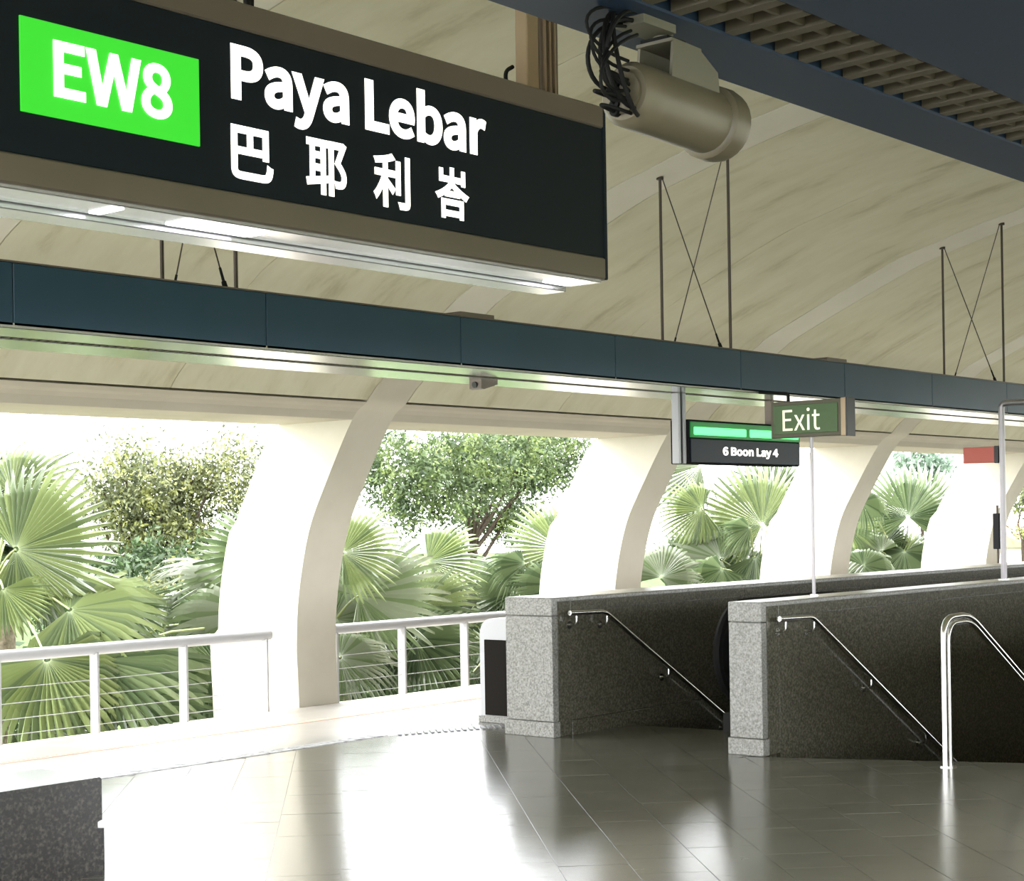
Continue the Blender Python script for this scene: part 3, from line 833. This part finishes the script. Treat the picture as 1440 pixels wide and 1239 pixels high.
# ------------------------------------------------------------------ line sign hung below the teal beam
bs = empty('line_sign', (10.2, 7.0, 2.5), 'long two-part sign with lit green band reading 6 Boon Lay, hung below the teal beam', 'sign')
MB().bbox(10.235, 11.785, 6.96, 7.12, 1.995, 2.315, .006).build('body', 'matte black', bs)
MB().bbox(10.25, 11.77, 6.948, 6.962, 2.185, 2.300, .002).build('green_band', 'band green', bs)
MB().bbox(10.28, 10.98, 6.938, 6.950, 2.205, 2.262, .008).build('green_tube', 'tube green', bs, label='glowing green tube')
MB().bbox(11.03, 11.74, 6.938, 6.950, 2.205, 2.262, .008).build('green_tube', 'tube green', bs, label='glowing green tube')
MB().bbox(10.25, 11.77, 6.950, 6.962, 2.005, 2.176, .002).build('black_panel', 'sign black', bs)
text_mesh('letter', '6 Boon Lay 4', 'sign white', bs, 10.665, 11.44, 2.045, 2.125, bold=.014, place=Matrix.Translation((0, 6.949, 0)) @ Matrix.Rotation(PI / 2, 4, 'X'))
MB().bbox(10.140, 10.168, 6.98, 7.04, 1.995, 2.51, .003).build('hanger_bar', 'rail paint', bs)
MB().bbox(10.170, 10.200, 6.99, 7.05, 1.995, 2.51, .003).build('hanger_bar', 'recess black', bs)
MB().bbox(10.202, 10.235, 6.98, 7.04, 1.995, 2.51, .003).build('hanger_bar', 'rail paint', bs)
MB().bbox(11.40, 11.44, 6.98, 7.04, 2.30, 2.51, .003).build('hanger_bar', 'post dark', bs)

# ------------------------------------------------------------------ Exit sign on its pole
EX = 10.627
ex = empty('exit_sign', (EX + .06, 6.22, 1.03), 'small green Exit sign on a thin steel pole', 'sign')
MB().tube([(EX + .045, 6.205, 1.03), (EX + .045, 6.205, 2.18)], .0125, 14).build('pole', 'post steel', ex, smooth=True)
MB().tube([(EX + .045, 6.205, 1.028), (EX + .045, 6.205, 1.045)], .032, 16).build('pole_foot', 'stainless', ex, smooth=True)
MB().bbox(EX, EX + .09, 5.935, 6.510, 2.165, 2.425, .004).build('body', 'exit casing', ex)
MB().bbox(EX - .006, EX + .002, 5.965, 6.482, 2.192, 2.398, .002).build('face_panel', 'exit green', ex)
MB().bbox(EX - .012, EX + .10, 5.895, 5.938, 2.16, 2.43, .004).build('end_cap', 'brown post', ex)
MB().box(EX - .013, EX + .10, 5.884, 5.896, 2.158, 2.432).build('end_plate', 'black plastic', ex)
text_mesh('letter', 'Exit', 'exit letters', ex, -6.408, -6.105, 2.212, 2.372, bold=.0, place=Matrix.Translation((EX - .006, 0, 0)) @ Matrix.Rotation(-PI / 2, 4, 'Z') @ Matrix.Rotation(PI / 2, 4, 'X'))
MB().tube(bend([(EX + .045, 6.39, 2.42), (EX + .045, 6.39, 2.485), (EX + .045, 6.64, 2.51)], .02), .012, 8).build('stay', 'cable black', ex, smooth=True)

# ------------------------------------------------------------------ steel goal-post frame with a red sign
FX = 13.85
fr = empty('portal_frame', (FX, 4.8, 1.03), 'tall steel tube frame standing on the nearer parapet, at the right edge', 'frame')
MB().tube(bend([(FX, 6.2, 1.03), (FX, 6.2, 2.54), (FX, 3.43, 2.54), (FX, 3.43, 1.03)], .05, 4), .026, 14).build('tube', 'post steel', fr, smooth=True)
MB().tube([(FX, 6.2, 1.028), (FX, 6.2, 1.04)], .05, 18).build('foot_plate', 'stainless', fr)
MB().tube([(FX, 3.43, 1.028), (FX, 3.43, 1.04)], .05, 18).build('foot_plate', 'stainless', fr)
rs = empty('red_sign', (FX, 6.4, 2.1), 'small red board on the left of the tall steel frame', 'sign')
MB().bbox(FX - .02, FX + .03, 6.262, 6.548, 2.035, 2.172, .004).build('board', 'sign red', rs)
MB().bbox(FX - .024, FX + .034, 6.226, 6.262, 2.03, 2.178, .003).build('bracket', 'black plastic', rs)
bp_ = empty('slim_display', (24.0, 10.86, 0), 'slim black display on a post beyond the far parapet, near the right edge', 'display')
MB().bbox(23.98, 24.05, 10.80, 10.90, 1.07, 1.60, .008).build('screen', 'matte black', bp_)
MB().tube([(24.06, 10.86, 0), (24.06, 10.86, 1.72)], .018, 10).build('post', 'rod steel', bp_, smooth=True)
MB().tube([(24.06, 10.86, 1.72), (24.06, 10.86, 1.77)], .04, 12).build('head', 'stainless', bp_, smooth=True)

# ------------------------------------------------------------------ bin beside the far parapet
bn = empty('litter_bin', (10.55, 8.85, 0), 'white metal bin with dark front panel, half hidden behind the far parapet', 'bin')
bx0, bx1, by0, by1 = 10.26, 10.70, 8.36, 9.02
arch = [(by1, .055), (by1, .70)] + [(by1 - .13 + .13 * math.cos(a), .70 + .13 * math.sin(a)) for a in [math.radians(d) for d in range(15, 91, 15)]] + [(by0, .83), (by0, .055)]
MB().prism(arch[::-1], 'x', bx0, bx1).build('body', 'rail paint', bn)
MB().bbox(bx0 - .012, bx0 + .01, by0, by1 - .055, .06, .66, .003).build('front_panel', 'bin panel', bn)
MB().bbox(bx0 - .02, bx1, by0, by1 + .01, 0, .055, .004).build('plinth', 'granite', bn)

# ------------------------------------------------------------------ shaded granite bench in the foreground
bk = empty('granite_bench', (3.6, 6.8, 0), 'dark speckled granite bench block in the lower left corner', 'bench')
MB().prism([(2.4, 0), (4.80, 0), (4.80, .212), (4.765, .218), (4.765, .245), (4.79, .252), (4.79, .44), (4.78, .45), (2.4, .45)], 'y', 6.55, 7.02).build('block', 'block granite', bk)

# ------------------------------------------------------------------ garden outside
MB().box(-60, 260, 12.6, 260, -4.9, -4.6).build('ground', 'grass', kind='structure')
MB().box(-60, 260, -260, -4.4, -4.9, -4.6).build('ground_far', 'grass', kind='structure')
MB().box(-60, 260, -4.5, 12.7, -5.2, -4.9).build('ground_under', 'roof outer', kind='structure')

def frond_mesh(name, spread, nseg, cup, droop, split, fold, seed, material):
    """fan leaf with pleated segments fused near the hub and free, drooping tips; radius 1, middle along +Y, upper face +Z"""
    r_ = random.Random(seed)
    v = []; f = []; mi_ = []
    sp_ = math.radians(spread)
    dphi = sp_ / nseg; pl_ = .042
    rows = [.03, .25, split, (split + 1) / 2 - .04, .90, 1.0]
    for i in range(nseg):
        c = -sp_ / 2 + (i + .5) * dphi
        rel = abs(c) / (sp_ / 2)
        ln = (1 - .30 * rel ** 2) * r_.uniform(.93, 1.04)
        jit = r_.uniform(-.03, .03); dr = droop * r_.uniform(.5, 1.7)
        base = len(v); tone = 1 if r_.random() < .30 else 0
        for k, r in enumerate(rows):
            wd = dphi / 2 * (1.0 if r <= split else max(0.03, .80 * (1 - ((r - split) / (1 - split)) ** 2.2)))
            R = r * ln if r > split else r * (.6 + .4 * ln)
            ca = c + jit * max(0, r - split)
            z0 = -cup * R * R - dr * max(0, r - split) ** 2 * 5 - fold * abs(math.sin(ca)) * R
            short = 1 - dr * .6 * max(0, r - split)
            pk = min(r, split) / split * (1 if r <= split else .6)
            for q in (-1, 0, 1):
                a = ca + q * wd
                v.append((math.sin(a) * R * short, math.cos(a) * R * short, z0 + (pl_ if q == 0 else -pl_) * (pk if k else 0)))
            if k:
                b = base + k * 3
                f += [(b - 3, b - 2, b + 1, b), (b - 2, b - 1, b + 2, b + 1)]; mi_ += [tone, tone]
    me = bpy.data.meshes.new(name); me.from_pydata(v, [], f); me.materials.append(MATS[material])
    me.materials.append(MATS['frond mid' if material != 'frond mid' else 'frond dark']); me.polygons.foreach_set('material_index', mi_); me.update()
    return me
FM = {}
for mname in ('frond bright', 'frond mid', 'frond blue', 'frond dark'):
    FM[(mname, 0)] = [frond_mesh('frond', 265, 40, .08, .10, .60, .12, 1, mname), frond_mesh('frond', 250, 36, .15, .30, .50, .25, 2, mname)]
    FM[(mname, 1)] = [frond_mesh('frond', 190, 28, .10, .12, .58, .30, 3, mname), frond_mesh('frond', 165, 25, .18, .30, .52, .40, 4, mname)]
palm_label = {
    1: 'fan palm with the biggest bright leaves at the far left edge',
    2: 'fan palm whose leaves reach left from behind the first rib',
    3: 'fan palm with yellow-green leaves just right of the first rib',
    4: 'fan palm behind the end of the far granite parapet',
    5: 'fan palm below the line sign, with leaves against white sky',
    6: 'fan palm in the fourth opening, right of the Exit pole'}
rp_ = random.Random(11)
PALM = {}
for k, c in CROWN.items():
    root = empty('fan_palm', (c[0], c[1], -4.6), palm_label[k], 'palm')
    PALM[k] = root
    n = 9
    pts = [(c[0] + .05 * math.sin(i), c[1] + .05 * math.cos(i * 1.3), -4.6 + (c[2] + 4.6 - .15) * i / (n - 1)) for i in range(n)]
    MB().tube(pts, [.20 - .07 * i / (n - 1) for i in range(n)], 12).build('trunk', 'palm trunk', root, smooth=True)
def add_frond(k, hub, d, nrm, R, sp_, mname, i):
    root = PALM[k]; c = Vector(CROWN[k])
    d = d.normalized(); nrm = (nrm - d * nrm.dot(d)).normalized(); xx = d.cross(nrm)
    o = bpy.data.objects.new('frond', FM[(mname, sp_)][i % 2]); COL.objects.link(o); o.parent = root
    Mx = Matrix.Identity(4)
    for a in range(3): Mx[a][0], Mx[a][1], Mx[a][2] = xx[a] * R, d[a] * R, nrm[a] * R
    Mx.translation = hub - ORG[root.name]
    o.matrix_local = Mx
    mid = (hub + c) / 2 + Vector((0, 0, .12 * (hub - c).length))
    if (hub - c).length > .08:
        pts = [c * (1 - t) ** 2 + mid * 2 * t * (1 - t) + hub * t * t for t in (0, .2, .4, .6, .8, 1)]
        MB().tube(pts, [.022, .018, .015, .013, .011, .009], 6).build('petiole', 'petiole', root, smooth=True)
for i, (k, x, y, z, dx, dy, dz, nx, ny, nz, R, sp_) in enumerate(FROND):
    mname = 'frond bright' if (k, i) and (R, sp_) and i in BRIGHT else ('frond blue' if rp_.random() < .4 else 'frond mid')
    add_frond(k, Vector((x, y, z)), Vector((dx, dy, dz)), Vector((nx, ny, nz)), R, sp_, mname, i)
# leaves on the far side of every crown, fanned round the stem
for k, c in CROWN.items():
    for j in range(9 if k < 5 else 17):
        a = rp_.uniform(.05, PI - .05); e = rp_.uniform(-.7, .9) if k < 5 else rp_.uniform(-.2, 1.25)
        d = Vector((math.cos(a) * math.cos(e), math.sin(a) * math.cos(e), math.sin(e)))
        hub = Vector(c) + d * rp_.uniform(.5, 1.0)
        nrm = Vector((-d.x * math.sin(e) * .6, -d.y * math.sin(e) * .6, math.cos(e))) + Vector((rp_.uniform(-.4, .4), rp_.uniform(-.9, .1), 0))
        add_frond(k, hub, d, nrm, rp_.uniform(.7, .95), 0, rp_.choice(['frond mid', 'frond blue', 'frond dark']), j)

def leaves(centres, n, size, spread_, seed):
    """n quads scattered in blobs: centres = [(x,y,z,rx,rz)]"""
    g_ = np.random.default_rng(seed)
    C = np.array(centres); wgt = C[:, 3] ** 2 * C[:, 4]; wgt = wgt / wgt.sum()
    # sub-clusters near the surface of each blob
    ncl = max(10, n // 45)
    ci = g_.choice(len(C), ncl, p=wgt)
    u = g_.normal(size=(ncl, 3)); u /= np.linalg.norm(u, axis=1)[:, None]
    rad = g_.uniform(.25, 1.0, ncl) ** .6
    cc = C[ci, :3] + u * rad[:, None] * C[ci][:, [3, 3, 4]]
    li = g_.integers(0, ncl, n)
    p = cc[li] + g_.normal(size=(n, 3)) * spread_
    a = g_.normal(size=(n, 3)); a /= np.linalg.norm(a, axis=1)[:, None]
    t = g_.normal(size=(n, 3)); b = np.cross(a, t); b /= np.linalg.norm(b, axis=1)[:, None]
    s_ = size * g_.uniform(.6, 1.3, n)[:, None]
    v = np.stack([p - a * s_, p + b * s_ * .42, p + a * s_, p - b * s_ * .42], 1).reshape(-1, 3)
    return v, np.arange(4 * n).reshape(-1, 4), cc
def tree(name, label, centres, n, size, spread_, material, trunk, seed, ground=-4.6, tr=.12, cat='tree', nbranch=14):
    root = empty(name, (trunk[0], trunk[1], ground), label, cat)
    v, f, cc = leaves(centres, n, size, spread_, seed)
    mesh_np('foliage', v, f, material, root, kind='stuff')
    top = Vector(trunk)
    MB().tube([(trunk[0], trunk[1], ground), (trunk[0] + .1, trunk[1], (ground + trunk[2]) / 2), tuple(top)], [tr * 1.4, tr, tr * .7], 10).build('trunk', 'trunk', root, smooth=True)
    g_ = random.Random(seed)
    for j in range(nbranch):
        e = Vector(cc[g_.randrange(len(cc))])
        st = Vector((trunk[0], trunk[1], top.z - g_.uniform(0, .8)))
        m_ = st.lerp(e, .5) + Vector((g_.uniform(-.2, .2), g_.uniform(-.2, .2), g_.uniform(-.1, .25)))
        MB().tube([st, m_, e], [tr * .4, tr * .25, tr * .1], 6).build('branch', 'trunk', root, smooth=True)
    return root
tree('leafy_tree', 'yellow-green airy tree behind the palms in the leftmost opening',
     [(20.39, 27.0, 2.45, .80, .85), (21.68, 27.0, 2.32, .85, .75), (22.4, 26.0, 2.55, .85, .78), (21.39, 27.0, 1.19, 1.2, .6), (20.9, 27.2, 1.9, 1.2, .5)], 22000, .056, .20, 'leaf olive', (20.95, 27.0, .9), 21)
tree('leafy_tree', 'dense green tree filling the top of the second opening',
     [(24.89, 24.0, 2.69, .95, .85), (26.83, 24.0, 2.75, 1.15, .90), (28.9, 24.6, 2.9, 1.2, .9), (30.67, 25.0, 3.1, 1.24, .82), (29.12, 25.0, 1.7, 1.2, .5), (26.0, 24.2, 1.8, 1.1, .35)], 34000, .058, .16, 'leaf green', (27.6, 24.4, 1.2), 22)
tree('leafy_tree', 'pale hazy tree top in the fourth opening, far away',
     [(40.0, 20.0, 2.9, .70, .38), (40.9, 20.2, 3.05, .5, .25)], 900, .10, .12, 'leaf haze', (40.2, 20.2, 2.6), 23, tr=.06, nbranch=6)
tree('leafy_tree', 'olive tree glimpsed right of the tall steel frame',
     [(45.7, 20.0, 1.9, .5, .9), (47.5, 20.0, 2.2, 1.0, 1.1)], 2200, .08, .13, 'leaf olive', (46.5, 20.2, 1.2), 24, nbranch=8)
tree('round_shrub', 'dark green shrub thicket below the tree in the leftmost opening',
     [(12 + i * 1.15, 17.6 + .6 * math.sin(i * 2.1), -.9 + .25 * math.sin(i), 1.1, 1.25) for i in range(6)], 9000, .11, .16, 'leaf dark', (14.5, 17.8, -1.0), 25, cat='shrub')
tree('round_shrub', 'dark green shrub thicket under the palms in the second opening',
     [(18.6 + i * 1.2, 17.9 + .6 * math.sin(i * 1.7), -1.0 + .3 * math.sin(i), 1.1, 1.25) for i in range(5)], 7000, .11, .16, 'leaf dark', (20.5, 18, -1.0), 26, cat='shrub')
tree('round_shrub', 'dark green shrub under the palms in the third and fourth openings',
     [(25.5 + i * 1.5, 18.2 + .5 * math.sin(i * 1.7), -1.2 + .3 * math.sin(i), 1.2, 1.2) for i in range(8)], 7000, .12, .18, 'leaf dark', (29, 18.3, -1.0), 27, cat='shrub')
tree('round_shrub', 'bright yellow-green bush above the fan palm leaves in the leftmost opening',
     [(17.2, 21.0, .75, .75, .3), (18.3, 21.2, .55, .7, .3), (16.2, 21.2, .3, .8, .35)], 4200, .05, .12, 'leaf olive', (17.3, 21.1, .2), 28, cat='shrub', tr=.06)
tree('round_shrub', 'dark green shrub at the foot of the yellow-green airy tree',
     [(18.6, 24.8, .35, .8, .75), (19.6, 25.0, .55, .8, .75), (20.6, 25.0, .45, .8, .75), (17.6, 24.8, .3, .8, .7)], 11000, .07, .16, 'leaf dark', (19.4, 25, -.3), 29, cat='shrub', tr=.06)
hb = empty('small_house', (62, 27.5, -4.6), 'small white house with orange roof at the far right edge', 'house')
MB().box(60, 66, 26, 29.5, -4.6, .35).build('wall', 'house wall', hb)
MB().prism([(25.6, .35), (29.9, .35), (27.75, 1.3)], 'x', 59.6, 66.4).build('roof', 'house roof', hb)
for x in (61, 63, 65): MB().box(x - .5, x + .5, 25.97, 26.02, -1.2, -.2).build('window', 'glass dark', hb)
